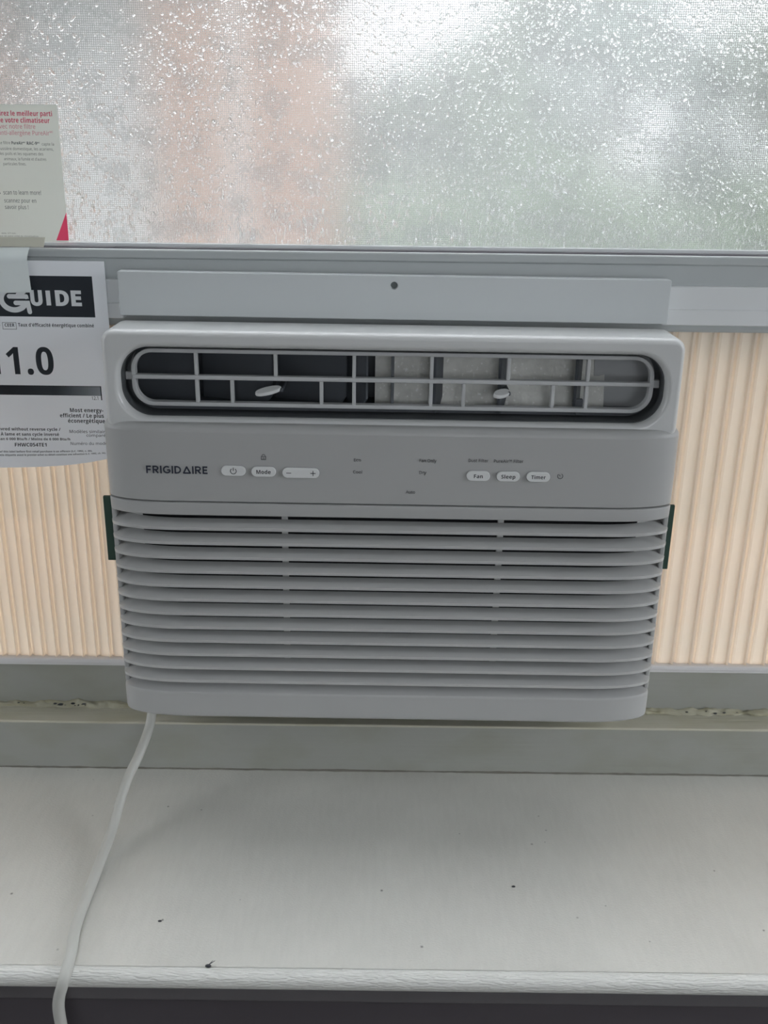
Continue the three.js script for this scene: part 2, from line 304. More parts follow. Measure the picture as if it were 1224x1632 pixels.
  plant('tree', 'hazy pale green tree farthest away between the two middle trees', 'tree', 1.35, -10.8, 0, crown(12, 1.3, 1.6, 4.4, 0.6), 1700, 0.2, G2, 0.1, 2.4);
  plant('bush', 'low bright green bush below the trees at the foot of the brick corner', 'bush', 0.5, -6.6, 0, crown(13, 0.75, 0.5, 1.6, 0.42), 2600, 0.1, G3);
  plant('bush', 'low green bush below the trees in the middle right', 'bush', 1.9, -6.5, 0, crown(13, 0.8, 0.5, 1.5, 0.42), 2600, 0.1, G3);
  plant('bush', 'low green bush below the trees at the far right', 'bush', 3.2, -6.7, 0, crown(13, 0.8, 0.5, 1.65, 0.42), 2600, 0.1, G1);
}

// ---------------------------------------------------------------- air conditioner
const font = await new FontLoader().loadAsync('fonts/droid/droid_sans_bold.typeface.json');
const fontR = await new FontLoader().loadAsync('fonts/droid/droid_sans_regular.typeface.json');
function textGeo(str, h, f = fontR, width) { // centred; h = cap height in metres
  const g = new TextGeometry(str, { font: f, size: h, depth: 0.00012, curveSegments: 3 });
  g.computeBoundingBox(); const b = g.boundingBox; g.translate(-(b.min.x + b.max.x) / 2, -h / 2, 0);
  if (width) g.scale(width / (b.max.x - b.min.x), 1, 1);
  return g;
}
const ac = tag(group('air_conditioner', scene, [0.004, 0.878, 0]), 'white window air conditioner with a control panel and louvred grille, mounted above the sill', 'air conditioner');
ac.rotation.z = -0.004;
const A = 0.2098, EX = 0.055, EZ = 0.0175;
// outline of the front seen from above, from back left round the front to back right
function outline(inset, zb, a = A, ex = EX, ez = EZ, n = 14) {
  const o = [], aa = a - inset;
  o.push([-aa, zb]);
  for (let i = 0; i <= n; i++) { const t = (i / n) * Math.PI / 2; o.push([-aa + ex * (1 - Math.pow(Math.cos(t), 0.85)), -inset - ez * (1 - Math.pow(Math.sin(t), 0.9))]); }
  for (let i = 1; i < 6; i++) o.push([-aa + ex + (2 * aa - 2 * ex) * i / 6, -inset]);
  for (let i = n; i >= 0; i--) { const t = (i / n) * Math.PI / 2; o.push([aa - ex * (1 - Math.pow(Math.cos(t), 0.85)), -inset - ez * (1 - Math.pow(Math.sin(t), 0.9))]); }
  o.push([aa, zb]); return o;
}
// rows of [y, inset] skinned along the outline; closed adds the last row back to the first (a ring section), caps close top and bottom
function loft(rows, zb, { caps = false, closed = false, a, ex, ez, back } = {}) {
  const pos = [], idx = [], rings = rows.map(([y, d]) => outline(d, back !== undefined ? back : zb, a, ex, ez).map(([x, z]) => [x, y, z]));
  const n = rings[0].length;
  rings.forEach((r) => r.forEach((p) => pos.push(...p)));
  const R = rings.length, last = closed ? R : R - 1;
  for (let i = 0; i < last; i++) for (let k = 0; k < n - 1; k++) { const p = i * n + k, q = ((i + 1) % R) * n + k; idx.push(p, p + 1, q, p + 1, q + 1, q); }
  if (caps) for (const [ri, flip] of [[0, false], [R - 1, true]]) {
    const c = pos.length / 3; pos.push(0, rings[ri][0][1], zb);
    for (let k = 0; k < n; k++) pos.push(...rings[ri][k]);
    for (let k = 0; k < n - 1; k++) flip ? idx.push(c, c + 1 + k, c + 2 + k) : idx.push(c, c + 2 + k, c + 1 + k);
  }
  const g = new THREE.BufferGeometry(); g.setAttribute('position', new THREE.Float32BufferAttribute(pos, 3)); g.setIndex(idx); g.computeVertexNormals(); return g;
}
{
  const TOP = 0.3055, SPLIT = 0.2405;
  // cabinet behind the front, out through the window
  mesh('cabinet', [box(-0.194, 0.194, 0.012, 0.236, -0.42, -0.056, 0.003), box(-0.194, 0.194, 0.236, 0.298, -0.42, -0.098, 0.003)], M.plastic, ac);
  mesh('outlet_duct', [box(-0.1935, -0.02, 0.2955, 0.3, -0.0975, -0.06), box(-0.203, -0.02, 0.2955, 0.3, -0.0605, -0.02), box(-0.1935, 0.1935, 0.236, 0.2405, -0.0975, -0.06), box(-0.203, 0.203, 0.236, 0.2405, -0.0605, -0.014), box(-0.2045, -0.2, 0.24, 0.296, -0.062, -0.02), box(-0.2, 0.2, 0.24, 0.296, -0.0635, -0.0620)], M.dark, ac).userData.label = 'dark lining of the air outlet';
  const foam = new THREE.PlaneGeometry(0.171, 0.048, 40, 10); { const p = foam.attributes.position; for (let i = 0; i < p.count; i++) { const x = p.getX(i), y = p.getY(i); p.setZ(i, 0.0012 * fbm(x * 120, y * 120, 2, 2) - y * 0.25); } foam.computeVertexNormals(); }
  uvPlanar(foam, 0, 1, 0.16, 0.16); foam.translate(0.0725, 0.2712, -0.0455); const roofF = uvPlanar(box(-0.02, 0.157, 0.2948, 0.2962, -0.06, -0.02), 0, 2, 0.16, 0.16); mesh('foam_liner', [foam, roofF], M.foam, ac).userData.label = 'speckled grey foam inside the outlet';
  mesh('duct_wall', [box(0.15, 0.1945, 0.24, 0.296, -0.0475, -0.0455), box(0.15, 0.203, 0.2955, 0.298, -0.06, -0.02), box(0.2, 0.2045, 0.24, 0.296, -0.06, -0.02)], M.foamPlain, ac).userData.label = 'smooth grey curved wall inside the outlet';

  // bezel around the outlet
  const S2 = new THREE.Shape(); rrect(S2, -0.2020, 0.2020, 0.2360, TOP - 0.004, 0.005);
  const H2 = new THREE.Path(); rrect(H2, -0.1985, 0.1985, 0.2388, 0.2972, 0.0255); S2.holes.push(H2);
  const bz = new THREE.ExtrudeGeometry(S2, { depth: 0.034, bevelEnabled: true, bevelThickness: 0.006, bevelSize: 0.004, bevelOffset: 0, bevelSegments: 6, curveSegments: 20 });
  bz.translate(0, 0, -0.048); mesh('outlet_bezel', bz, M.plasticLit, ac);
  // dark ring painting the shade in the gap behind the bezel's rounded lip
  const SL1 = new THREE.Shape(); rrect(SL1, -0.1965, 0.1965, 0.2410, 0.2952, 0.0235);
  const SL2 = new THREE.Path(); rrect(SL2, -0.1938, 0.1938, 0.2434, 0.2928, 0.0212); SL1.holes.push(SL2);
  const slg = new THREE.ExtrudeGeometry(SL1, { depth: 0.026, bevelEnabled: false, curveSegments: 20 }); slg.translate(0, 0, -0.0405); mesh('outlet_shade_ring', slg, M.outletDark, ac).userData.label = 'dark ring standing in for shade inside the outlet opening';
  // grille frame and bars
  const GF = new THREE.Shape(); rrect(GF, -0.1888, 0.1888, 0.2484, 0.2905, 0.0155);
  const GH = new THREE.Path(); rrect(GH, -0.1858, 0.1858, 0.2514, 0.2875, 0.0125); GF.holes.push(GH);
  const gg = new THREE.ExtrudeGeometry(GF, { depth: 0.006, bevelEnabled: true, bevelThickness: 0.0006, bevelSize: 0.0005, bevelOffset: -0.0005, bevelSegments: 2, curveSegments: 14 }); gg.translate(0, 0, -0.0276);
  const grille = mesh('outlet_grille', gg, M.grille, ac);
  mesh('grille_bar', box(-0.188, 0.188, 0.2682, 0.2714, -0.0265, -0.0205, 0.0007), M.grille, grille);
  const bar = (x, y0, y1) => mesh('grille_bar', box(x - 0.0013, x + 0.0013, y0, y1, -0.0268, -0.0216, 0.0006), M.grille, grille);
  for (const x of [-0.142, -0.028, 0.028, 0.141]) bar(x, 0.2505, 0.2885);
  for (const x of [-0.1165, -0.0517, 0.0517, 0.1165]) bar(x, 0.2505, 0.270);
  for (const x of [-0.0847, 0.0835]) bar(x, 0.270, 0.2885);
  for (const q of [-1, 1]) mesh('pivot', box(q > 0 ? 0.188 : -0.198, q > 0 ? 0.198 : -0.188, 0.2665, 0.2725, -0.03, -0.025, 0.001), M.grille, grille);
  // vanes: left group nearly shut, right group edge-on
  const vaneGeo = (w) => { const s = new THREE.Shape(); s.moveTo(-w / 2, 0.2445); s.lineTo(w / 2 - 0.007, 0.2445); s.lineTo(w / 2, 0.254); s.lineTo(w / 2, 0.2925); s.lineTo(-w / 2, 0.2925); s.closePath(); const g = new THREE.ExtrudeGeometry(s, { depth: 0.0022, bevelEnabled: false }); g.translate(0, 0, -0.0011); return g; };
  const vg = vaneGeo(0.058), vs = vaneGeo(0.0145);
  for (const x of [-0.171, -0.116, -0.061]) { const v = mesh('vane', vg, M.vane, ac); v.position.set(x, 0, -0.047); v.rotation.y = -0.36; }
  { const v = mesh('vane', vaneGeo(0.02), M.vane, ac); v.position.set(-0.026, 0, -0.036); v.rotation.y = -0.75; }
  for (const [x, r] of [[0.0, Math.PI / 2 - 0.0], [0.0335, Math.PI / 2 - 0.42], [0.0812, Math.PI / 2 - 0.45], [0.1365, Math.PI / 2 - 0.38]]) { const v = mesh('vane', vs, M.vane, ac); v.position.set(x, 0, -0.0352); v.rotation.y = r; }
  mesh('link_bar', [box(-0.19, -0.012, 0.2898, 0.2922, -0.036, -0.031), box(-0.022, -0.016, 0.2915, 0.2938, -0.0355, -0.0315)], M.outletDark, ac);
  mesh('link_bar', [box(0.026, 0.146, 0.2885, 0.2915, -0.036, -0.031), ...[0.0335, 0.0855, 0.139].map((x) => box(x - 0.003, x + 0.003, 0.2910, 0.2932, -0.0355, -0.0315)), box(-0.02, 0.146, 0.2880, 0.2895, -0.0365, -0.0355)], M.outletDark, ac);
  mesh('joint', [box(0.1345, 0.1405, 0.247, 0.2565, -0.033, -0.029, 0.001)], M.vane, ac);
  mesh('outlet_floor', [box(-0.2, 0.2, 0.2405, 0.2475, -0.0615, -0.033), box(-0.182, 0.182, 0.2405, 0.2432, -0.034, -0.0165)], M.vane, ac);
  // two finger levers
  const lever = () => { const s = new THREE.Shape(); s.absellipse(0, 0, 0.0095, 0.0034, 0, Math.PI * 2); const g = new THREE.ExtrudeGeometry(s, { depth: 0.0012, bevelEnabled: true, bevelThickness: 0.0008, bevelSize: 0.0008, bevelSegments: 3, curveSegments: 20 }); g.rotateX(-Math.PI / 2); return g; };
  const l1 = mesh('lever', lever(), M.plasticLit, ac); l1.position.set(-0.0895, 0.2615, -0.016); l1.rotation.set(0.25, 0.62, 0.12, 'YXZ');
  const l2 = mesh('lever', lever(), M.plasticLit, ac); l2.position.set(0.0785, 0.2622, -0.016); l2.rotation.set(0.3, 1.0, 0.0, 'YXZ');
  for (const [x, r] of [[-0.0815, 0.6], [0.083, 0.9]]) { const g = box(-0.0025, 0.0025, 0.2605, 0.2635, -0.046, -0.018, 0.001); mesh('lever_arm', g, M.vane, ac).position.x = x; }

  // control panel: curved front with a rounded top lip
  const rows = [[0.1822, 0.0006]]; rows.push([0.1826, 0.0001]); rows.push([0.20, 0]); rows.push([0.22, 0]); rows.push([0.2345, 0]);
  for (let i = 0; i <= 6; i++) { const t = i / 6 * Math.PI / 2; rows.push([0.2345 + 0.0055 * Math.sin(t), 0.005 * (1 - Math.cos(t))]); }
  rows.push([0.2400, 0.011]); rows.push([0.2355, 0.0115]);
  const panel = mesh('control_panel', loft(rows, -0.055, { caps: true }), M.plastic, ac);
  const put = (name, geo, x, y, mat = M.ink, z = 0.0002, parent = panel) => { const m = mesh(name, geo, mat, parent); m.position.set(x, y, z); return m; };
  // logotype: letters with an open delta in place of the A
  const word = []; const cap = 0.0058, SW = 0.00110; let cx = 0;
  const stroke = (pts, closed = false) => { // a polyline with mitred ends as a thin raised print
    const out = [];
    for (let i = 0; i < pts.length - (closed ? 0 : 1); i++) {
      const [x0, y0] = pts[i], [x1, y1] = pts[(i + 1) % pts.length], l = Math.hypot(x1 - x0, y1 - y0), g = new THREE.BoxGeometry(l + (closed ? SW * 0.5 : 0), SW, 0.00012 + 0.00001 * (i % 3));
      g.rotateZ(Math.atan2(y1 - y0, x1 - x0)); g.translate((x0 + x1) / 2, (y0 + y1) / 2, 0); out.push(g);
    }
    return out;
  };
  const arc = (x, y, rx, ry, a0, a1, n = 12) => Array.from({ length: n + 1 }, (_, i) => { const a = a0 + (a1 - a0) * i / n; return [x + rx * Math.cos(a), y + ry * Math.sin(a)]; });
  const c0 = SW / 2, c1 = cap - SW / 2, P2 = Math.PI / 2;
  const glyph = {
    F: [0.0036, [[c0, 0], [c0, cap]], [[c0, c1], [0.0036, c1]], [[c0, cap * 0.48], [0.0033, cap * 0.48]]],
    R: [0.0044, [[c0, 0], [c0, cap]], [[c0, c1], [0.0025, c1], ...arc(0.0025, cap * 0.69, 0.00135, c1 - cap * 0.69, P2, -P2), [c0, cap * 0.69 * 2 - c1]], [[0.0022, cap * 0.42], [0.0040, 0.0002]]],
    I: [0.00098, [[c0, 0], [c0, cap]]],
    G: [0.0052, [...arc(0.00285, cap / 2, 0.0024, c1 - cap / 2, 0.85, Math.PI * 2 - 0.15, 20)], [[0.0030, cap * 0.46], [0.0052, cap * 0.46]]],
    D: [0.0048, [[c0, 0], [c0, cap]], [[c0, c1], [0.0018, c1], ...arc(0.0018, cap / 2, 0.0025, c1 - cap / 2, P2, -P2, 14), [c0, c0]]],
    E: [0.0036, [[c0, 0], [c0, cap]], [[c0, c1], [0.0036, c1]], [[c0, cap * 0.5], [0.0033, cap * 0.5]], [[c0, c0], [0.0036, c0]]],
  };
  for (const ch of 'FRIGIDAIRE') {
    if (ch === 'A') { const w = 0.0062; word.push(...stroke([[cx + 0.0007, c0], [cx + w - 0.0007, c0], [cx + w / 2, c1]], true)); cx += w + 0.0008; continue; }
    const [w, ...lines] = glyph[ch]; for (const l of lines) for (const g of stroke(l)) { g.translate(cx, 0, 0); word.push(g); } cx += w + 0.0011;
  }
  const wg = mergeGeometries(word); wg.scale(0.0444 / (cx - 0.0011), 1, 1);
  put('logo', wg, -0.1775, 0.2035, M.inkLogo).userData.label = 'dark logotype printed on the control panel';
  // buttons
  const pill = (w, h) => { const s = new THREE.Shape(); rrect(s, -w / 2, w / 2, -h / 2, h / 2, h / 2 - 0.00001); const g = new THREE.ExtrudeGeometry(s, { depth: 0.0009, bevelEnabled: true, bevelThickness: 0.0007, bevelSize: 0.0006, bevelOffset: -0.0006, bevelSegments: 4, curveSegments: 12 }); return g; };
  const small = pill(0.0178, 0.0076), wide = pill(0.0268, 0.0078), mid = pill(0.0170, 0.0076);
  const lip = (g, w, h) => { const s = new THREE.Shape(); rrect(s, -w / 2 - 0.0003, w / 2 + 0.0003, -h / 2 - 0.0003, h / 2 + 0.0003, h / 2 + 0.0002); const q = new THREE.ExtrudeGeometry(s, { depth: 0.00015, bevelEnabled: false, curveSegments: 12 }); return q; };
  const btn = (g, x, y, w, h, label) => { const b = put('button', g, x, y, M.button); b.userData.label = label; mesh('button_gap', lip(g, w, h), M.seam, b).position.z = -0.0001; return b; };
  const ZT = 0.00162;
  const b1 = btn(small, -0.1141, 0.2066, 0.0178, 0.0076, 'power button');
  { const ring = new THREE.TorusGeometry(0.0021, 0.00026, 6, 24, Math.PI * 1.62); ring.rotateZ(Math.PI / 2 + 0.19 * Math.PI); ring.scale(1, 1, 0.4); const st = box(-0.00026, 0.00026, 0.0002, 0.0026, -0.0001, 0.0001); put('power_symbol', [ring, st], 0, 0, M.ink, ZT, b1); }
  const b2 = btn(small, -0.0923, 0.2063, 0.0178, 0.0076, 'mode button'); put('lettering', textGeo('Mode', 0.0029, font, 0.0104), 0, 0, M.ink, ZT - 0.0001, b2);
  const b3 = btn(wide, -0.0653, 0.2058, 0.0268, 0.0078, 'long minus and plus button');
  put('minus_sign', box(-0.0018, 0.0018, -0.00025, 0.00025, -0.0001, 0.0001), -0.0088, 0, M.ink, ZT, b3);
  put('plus_sign', [box(-0.0019, 0.0019, -0.00026, 0.00026, -0.0001, 0.0001), box(-0.00026, 0.00026, -0.0019, 0.0019, -0.0001, 0.0001)], 0.0088, 0, M.ink, ZT, b3);
  for (const [x, s, w] of [[0.0631, 'Fan', 0.0064], [0.0848, 'Sleep', 0.0102], [0.1066, 'Timer', 0.0104]]) { const b = btn(mid, x, 0.2057, 0.017, 0.0076, s.toLowerCase() + ' button'); put('lettering', textGeo(s, 0.0028, font, w), 0, 0, M.ink, ZT - 0.0001, b); }
  for (const [s, x, y, w] of [['Eco', -0.0245, 0.2161, 0.0052], ['Cool', -0.0243, 0.2070, 0.0066], ['Fan Only', 0.0264, 0.2164, 0.0123], ['Dry', 0.0230, 0.2074, 0.0052], ['Auto', 0.0143, 0.1923, 0.0068], ['Dust Filter', 0.0628, 0.2171, 0.0143], ['PureAir\u2122 Filter', 0.0846, 0.2170, 0.0212]]) put('lettering', textGeo(s, 0.0023, fontR, w), x, y, M.inkSoft);
  { // lock and timer symbols
    const body = [box(-0.0018, 0.0018, -0.0019, -0.0016, 0, 0.00012), box(-0.0018, 0.0018, 0.0005, 0.0008, 0, 0.00012), box(-0.0018, -0.0015, -0.0019, 0.0008, 0, 0.00012), box(0.0015, 0.0018, -0.0019, 0.0008, 0, 0.00012), box(-0.00015, 0.00015, -0.0011, -0.0002, 0, 0.00012)];
    const sh = new THREE.TorusGeometry(0.0011, 0.00016, 5, 14, Math.PI); sh.scale(1, 1.2, 0.4); sh.translate(0, 0.0008, 0); put('lock_symbol', [...body, sh], -0.0922, 0.2170, M.ink);
    const r = new THREE.TorusGeometry(0.0019, 0.00019, 5, 22, Math.PI * 1.6); r.rotateZ(Math.PI * 0.75); r.scale(1, 1, 0.4); const hd = box(-0.00017, 0.00017, 0, 0.0014, 0, 0.00012); hd.rotateZ(0.7); put('timer_symbol', [r, hd], 0.1226, 0.2063, M.ink);
  }
  // band under the panel, twelve louvers, bottom band
  mesh('top_band', loft([[0.1712, 0.0062], [0.1712, 0.0008], [0.1718, 0.0002], [0.18, 0], [0.1812, 0.0005], [0.1812, 0.006]], -0.055), M.plastic, ac);
  mesh('seam_backing', loft([[0.178, 0.0025], [0.186, 0.0025]], -0.055), M.dark, ac);
  const lv = toCreasedNormals(loft([[-0.0002, 0.0006], [0.0001, 0.0001], [0.0025, 0], [0.0029, 0.0004], [0.0045, 0.0048], [0.0062, 0.0098], [0.0054, 0.0101], [0.0035, 0.0054], [0.0010, 0.0018]], -0.03, { closed: true }), 0.45);
  for (let k = 0; k < 12; k++) { const m = mesh('louver', lv, M.louver, ac); m.position.y = 0.1594 - 0.01165 * k; }
  mesh('bottom_band', loft([[-0.0003, 0.03], [-0.0003, 0.004], [0.0002, 0.0016], [0.0014, 0.0003], [0.003, 0], [0.02, 0], [0.0222, 0.0002], [0.0228, 0.0008], [0.0252, 0.0044], [0.0276, 0.008]], -0.055, { caps: false }), M.plastic, ac);
  for (const s of [-1, 1]) {
    mesh('grille_side', box(s > 0 ? A - 0.0035 : -A - 0.0002, s > 0 ? A + 0.0002 : -A + 0.0035, 0.0225, 0.172, -0.055, -0.0168, 0.0012), M.plastic, ac);
    // white corner wall behind the louver ends
    const o = outline(0.0098, -0.05).filter(([x]) => s * x > 0.184); const pos = [], idx = [];
    for (const [x, z] of o) pos.push(x, 0.0226, z, x, 0.172, z);
    for (let k = 0; k < o.length - 1; k++) idx.push(2 * k, 2 * k + 2, 2 * k + 1, 2 * k + 1, 2 * k + 2, 2 * k + 3);
    const g = new THREE.BufferGeometry(); g.setAttribute('position', new THREE.Float32BufferAttribute(pos, 3)); g.setIndex(idx); g.computeVertexNormals(); mesh('corner_wall', g, M.louver, ac);
    mesh('filter_tab', box(s > 0 ? 0.2075 : -0.2196, s > 0 ? 0.2178 : -0.2075, 0.1215, 0.1745, -0.033, -0.030, 0.0006), M.green, ac).userData.label = 'dark green edge of the air filter sticking out at the side';
  }
  for (const x of [-0.079, 0.083]) mesh('grille_rib', box(x - 0.0022, x + 0.0022, 0.024, 0.1712, -0.0145, -0.0105), M.louver, ac);
  mesh('air_filter', box(-0.19, 0.19, 0.02, 0.175, -0.034, -0.026), M.filter, ac);
  // mounting rail in front of the sash
  const RS = new THREE.Shape(); rrect(RS, -0.2027, 0.2031, 0.3080, 0.3402, 0.0012);
  const RHole = new THREE.Path(); RHole.absarc(0, 0.3331, 0.0026, 0, Math.PI * 2); RS.holes.push(RHole);
  const rg = new THREE.ExtrudeGeometry(RS, { depth: 0.009, bevelEnabled: true, bevelThickness: 0.0008, bevelSize: 0.0006, bevelOffset: -0.0006, bevelSegments: 3, curveSegments: 20 }); rg.translate(0, 0, -0.0648);
  const rail = mesh('mounting_rail', rg, M.rail, ac); rail.userData.label = 'white box rail with one screw hole on top of the unit';
  const sc = new THREE.CylinderGeometry(0.0026, 0.0026, 0.001, 20); sc.rotateX(Math.PI / 2); sc.translate(0, 0.3331, -0.0605); mesh('screw', sc, std({ color: lin(0.14, 0.16, 0.16), roughness: 0.4, metalness: 0.3 }), rail);
}
// ---------------------------------------------------------------- pleated side panels
function sidePanel(label, x0, x1, pitch, shade) {
  const z = -0.079, y0 = 0.8885, y1 = 1.19, w = x1 - x0;
  const p = tag(group('pleated_panel', scene, [x0, 0.886, z]), label, 'side panel');
  pitch = w / Math.round(w / pitch);
  const prof = [[0, 0], [0.12, 0.05], [0.62, 0.05], [0.69, 0.22], [0.76, 0.23], [0.83, -0.2], [0.92, -0.2], [1.0, 0]];
  const S = new THREE.Shape(); prof.forEach(([u, v], i) => (i ? S.lineTo(u * pitch, v * 0.011) : S.moveTo(0, 0))); for (const [u, v] of [...prof].reverse()) S.lineTo(u * pitch, v * 0.011 - 0.0009); S.closePath();
  const g = new THREE.ExtrudeGeometry(S, { depth: y1 - y0, bevelEnabled: false, curveSegments: 2 }); g.rotateX(-Math.PI / 2); // now shape y -> -z... turned so that the ridge faces the room
  g.scale(1, 1, -1); g.index = null; const strip = box(pitch * 0.80, pitch * 0.96, 0, y1 - y0, -0.0042, -0.0038); { const a = g.attributes.position.array; for (let i = 0; i < a.length; i += 9) for (let c = 0; c < 3; c++) { const t = a[i + c]; a[i + c] = a[i + 3 + c]; a[i + 3 + c] = t; } g.computeVertexNormals(); }
  const count = Math.round(w / pitch);
  const pg = mergeGeometries([g, strip].map((q) => { const r = q.index ? q.toNonIndexed() : q; r.deleteAttribute('uv'); return r; }));
  for (let k = 0; k < count; k++) { const m = mesh('pleat', pg, M.pleat, p); m.position.set(k * pitch, y0 - 0.886, 0); m.rotation.z = shade; }
  mesh('bottom_track', [box(0, w, 0.0008, 0.0036, -0.012, 0.0085, 0.0008), box(0, w, 0.0030, 0.0072, 0.0085, 0.0125, 0.0012), box(0, w, 0.0, 0.0040, 0.0085, 0.0105, 0.0008)], M.track, p);
  mesh('top_track', [box(0, w, 0.3068, 0.3252, -0.006, 0.0105, 0.0012), box(0, w, 0.2966, 0.3085, 0.001, 0.0128, 0.001)], M.vinyl, p);
  return p;
}
sidePanel('pleated plastic panel tinted for warm backlight filling the gap left of the air conditioner under the paper label', -0.555, -0.1975, 0.0114, -0.004);
sidePanel('pleated plastic panel tinted for warm backlight filling the gap right of the air conditioner', 0.207, 0.555, 0.016, -0.006);

// ---------------------------------------------------------------- power cord
{
  const pts = [[-0.182, 0.905, -0.05], [-0.1875, 0.885, -0.033], [-0.1905, 0.858, -0.024], [-0.1952, 0.8435, 0.0], [-0.2010, 0.8325, 0.02], [-0.2055, 0.812, 0.055], [-0.2076, 0.8045, 0.098], [-0.2066, 0.8042, 0.149], [-0.2030, 0.8042, 0.172], [-0.2035, 0.7975, 0.1862], [-0.2085, 0.780, 0.1880], [-0.2095, 0.755, 0.1862], [-0.210, 0.70, 0.182], [-0.212, 0.5, 0.178], [-0.215, 0.2, 0.182], [-0.217, 0.03, 0.19], [-0.222, 0.0042, 0.215], [-0.25, 0.0042, 0.30], [-0.30, 0.0042, 0.42]].map((p) => new THREE.Vector3(...p));
  const c = tag(group('power_cord', scene, [0, 0, 0]), 'off-white power cord running from the air conditioner down over the sill edge', 'cord');
  mesh('cable', new THREE.TubeGeometry(new THREE.CatmullRomCurve3(pts, false, 'centripetal'), 320, 0.00385, 14), M.cord, c);
}

// ---------------------------------------------------------------- papers and tape
function canvas(w, h, draw) { const c = document.createElement('canvas'); c.width = w; c.height = h; const x = c.getContext('2d'); draw(x, w, h); const t = new THREE.CanvasTexture(c); t.colorSpace = THREE.SRGBColorSpace; t.magFilter = THREE.LinearFilter; return t; }
function sheet(w, h, t, nx, ny, bend) { // thin sheet standing on its bottom edge, bent by bend(u, v) -> z
  const g = t ? new THREE.BoxGeometry(w, h, t, nx, ny, 1) : new THREE.PlaneGeometry(w, h, nx, ny), p = g.attributes.position; g.translate(0, h / 2, 0);
  for (let i = 0; i < p.count; i++) { const u = p.getX(i) / w + 0.5, v = p.getY(i) / h; const [dy, dz] = bend(u, v); p.setY(i, p.getY(i) + dy); p.setZ(i, p.getZ(i) + dz); }
  g.computeVertexNormals(); return g;
}
{
  // energy label: 1 px = 0.1 mm; right edge of the sheet at canvas x = W
  const W = 1040, H = 1580;
  const tex = canvas(W, H, (c) => {
    c.fillStyle = '#f3f6fb'; c.fillRect(0, 0, W, H);
    const R = W, mm = (v) => v * 10;
    // (x measured from the right edge of the paper, y from the top, in 0.1 mm)
    const tx = (s, x, y, px, wgt = '', align = 'right', wd) => { c.font = wgt + ' ' + px + 'px sans-serif'; c.textAlign = align; c.textBaseline = 'alphabetic'; const m = c.measureText(s).width, k = wd ? wd / m : 1; c.save(); c.translate(R - x, y); c.scale(k, 1); c.fillText(s, 0, 0); c.restore(); };
    c.fillStyle = '#1a222b';
    tx('Canadi', 598, 100, 58, 'bold', 'right');
    c.fillRect(40, 110, W - 40 - 100, 302);
    c.fillStyle = '#e3e6e9'; c.strokeStyle = '#e3e6e9';
    const heavy = (str, x, y, px, wd) => { c.save(); c.lineWidth = px * 0.05; c.lineJoin = 'miter'; c.font = 'bold ' + px + 'px sans-serif'; c.textAlign = 'right'; c.translate(R - x, y); c.scale(wd / c.measureText(str).width, 1); c.fillText(str, 0, 0); c.strokeText(str, 0, 0); c.restore(); };
    heavy('U', 474, 326, 150, 108); heavy('DE', 186, 326, 150, 212); c.fillRect(R - 456, 217, 34, 110); heavy('ENER', 830, 326, 150, 320);
    // big round G: an open ring with two prongs, the lower one running into the ring's tail
    c.save(); c.translate(R - 700, 285); c.lineWidth = 40; c.lineCap = 'butt';
    c.beginPath(); c.ellipse(0, 0, 92, 78, 0, -0.5, -Math.PI * 2 + 0.62, true); c.stroke();
    c.beginPath(); c.moveTo(52, -74); c.lineTo(118, -8); c.lineTo(92, -2); c.lineTo(20, -40); c.closePath(); c.fill();
    c.lineCap = 'round'; c.lineWidth = 34; c.beginPath(); c.moveTo(-30, -22); c.lineTo(96, -22); c.stroke();
    c.beginPath(); c.moveTo(14, 26); c.lineTo(104, 26); c.lineTo(112, 92); c.stroke();
    c.beginPath(); c.moveTo(100, 28); c.lineTo(56, 66); c.stroke(); c.restore();
    c.fillStyle = '#20262e';
    tx("Taux d'\u00e9fficacit\u00e9 \u00e9nerg\u00e9tique combin\u00e9", 115, 487, 36, 'bold', 'right', 573);
    c.strokeStyle = '#4a4f55'; c.lineWidth = 3; c.strokeRect(R - 804, 458, 102, 50); tx('CEER', 753, 489, 34, 'bold', 'center', 76); tx('efficiency ratio', 822, 489, 36, 'bold', 'right', 240);
    tx('11.0', 440, 852, 292, 'bold', 'right', 530);
    const g = c.createLinearGradient(R - 800, 0, R - 105, 0); g.addColorStop(0, '#14191f'); g.addColorStop(0.5, '#2a3036'); g.addColorStop(1, '#8d9399'); c.fillStyle = g; c.fillRect(40, 942, W - 40 - 104, 72);
    c.fillStyle = '#161b22'; c.fillRect(40, 938, W - 40 - 104, 5); c.fillRect(R - 110, 938, 8, 110);
    tx('12.1', 126, 1046, 38, '', 'right', 58);
    tx('Most energy-', 100, 1145, 42, 'bold', 'right', 263); tx('efficient / Le plus', 99, 1188, 42, 'bold', 'right', 344); tx('\u00e9conerg\u00e9tique', 93, 1230, 42, 'bold', 'right', 291);
    tx('louvred without reverse cycle /', 446, 1296, 32, 'bold', 'right', 520); tx('\u00c0 lame et sans cycle invers\u00e9', 460, 1336, 32, 'bold', 'right', 454); tx('less than 6 000 Btu/h / Moins de 6 000 Btu/h', 375, 1371, 27, 'bold', 'right', 640); tx('FHWC054TE1', 557, 1420, 38, 'bold', 'right', 256);
    c.fillStyle = '#31363e';
    tx('Mod\u00e8les similaires', 62, 1312, 34, '', 'right', 319); tx('compar\u00e9s', 80, 1341, 32, '', 'right', 170); tx('Num\u00e9ro du mod\u00e8le', 60, 1408, 33, '', 'right', 319);
    tx('Removal of this label before first retail purchase is an offence (S.C. 1992, c. 36).', 210, 1466, 20, 'bold', 'right', 812); tx('Enlever cette \u00e9tiquette avant le premier achat au d\u00e9tail constitue une infraction (L.C. 1992, ch. 36).', 105, 1492, 20, 'bold', 'right', 910);
  });
  const h = 0.1580, w = 0.104;
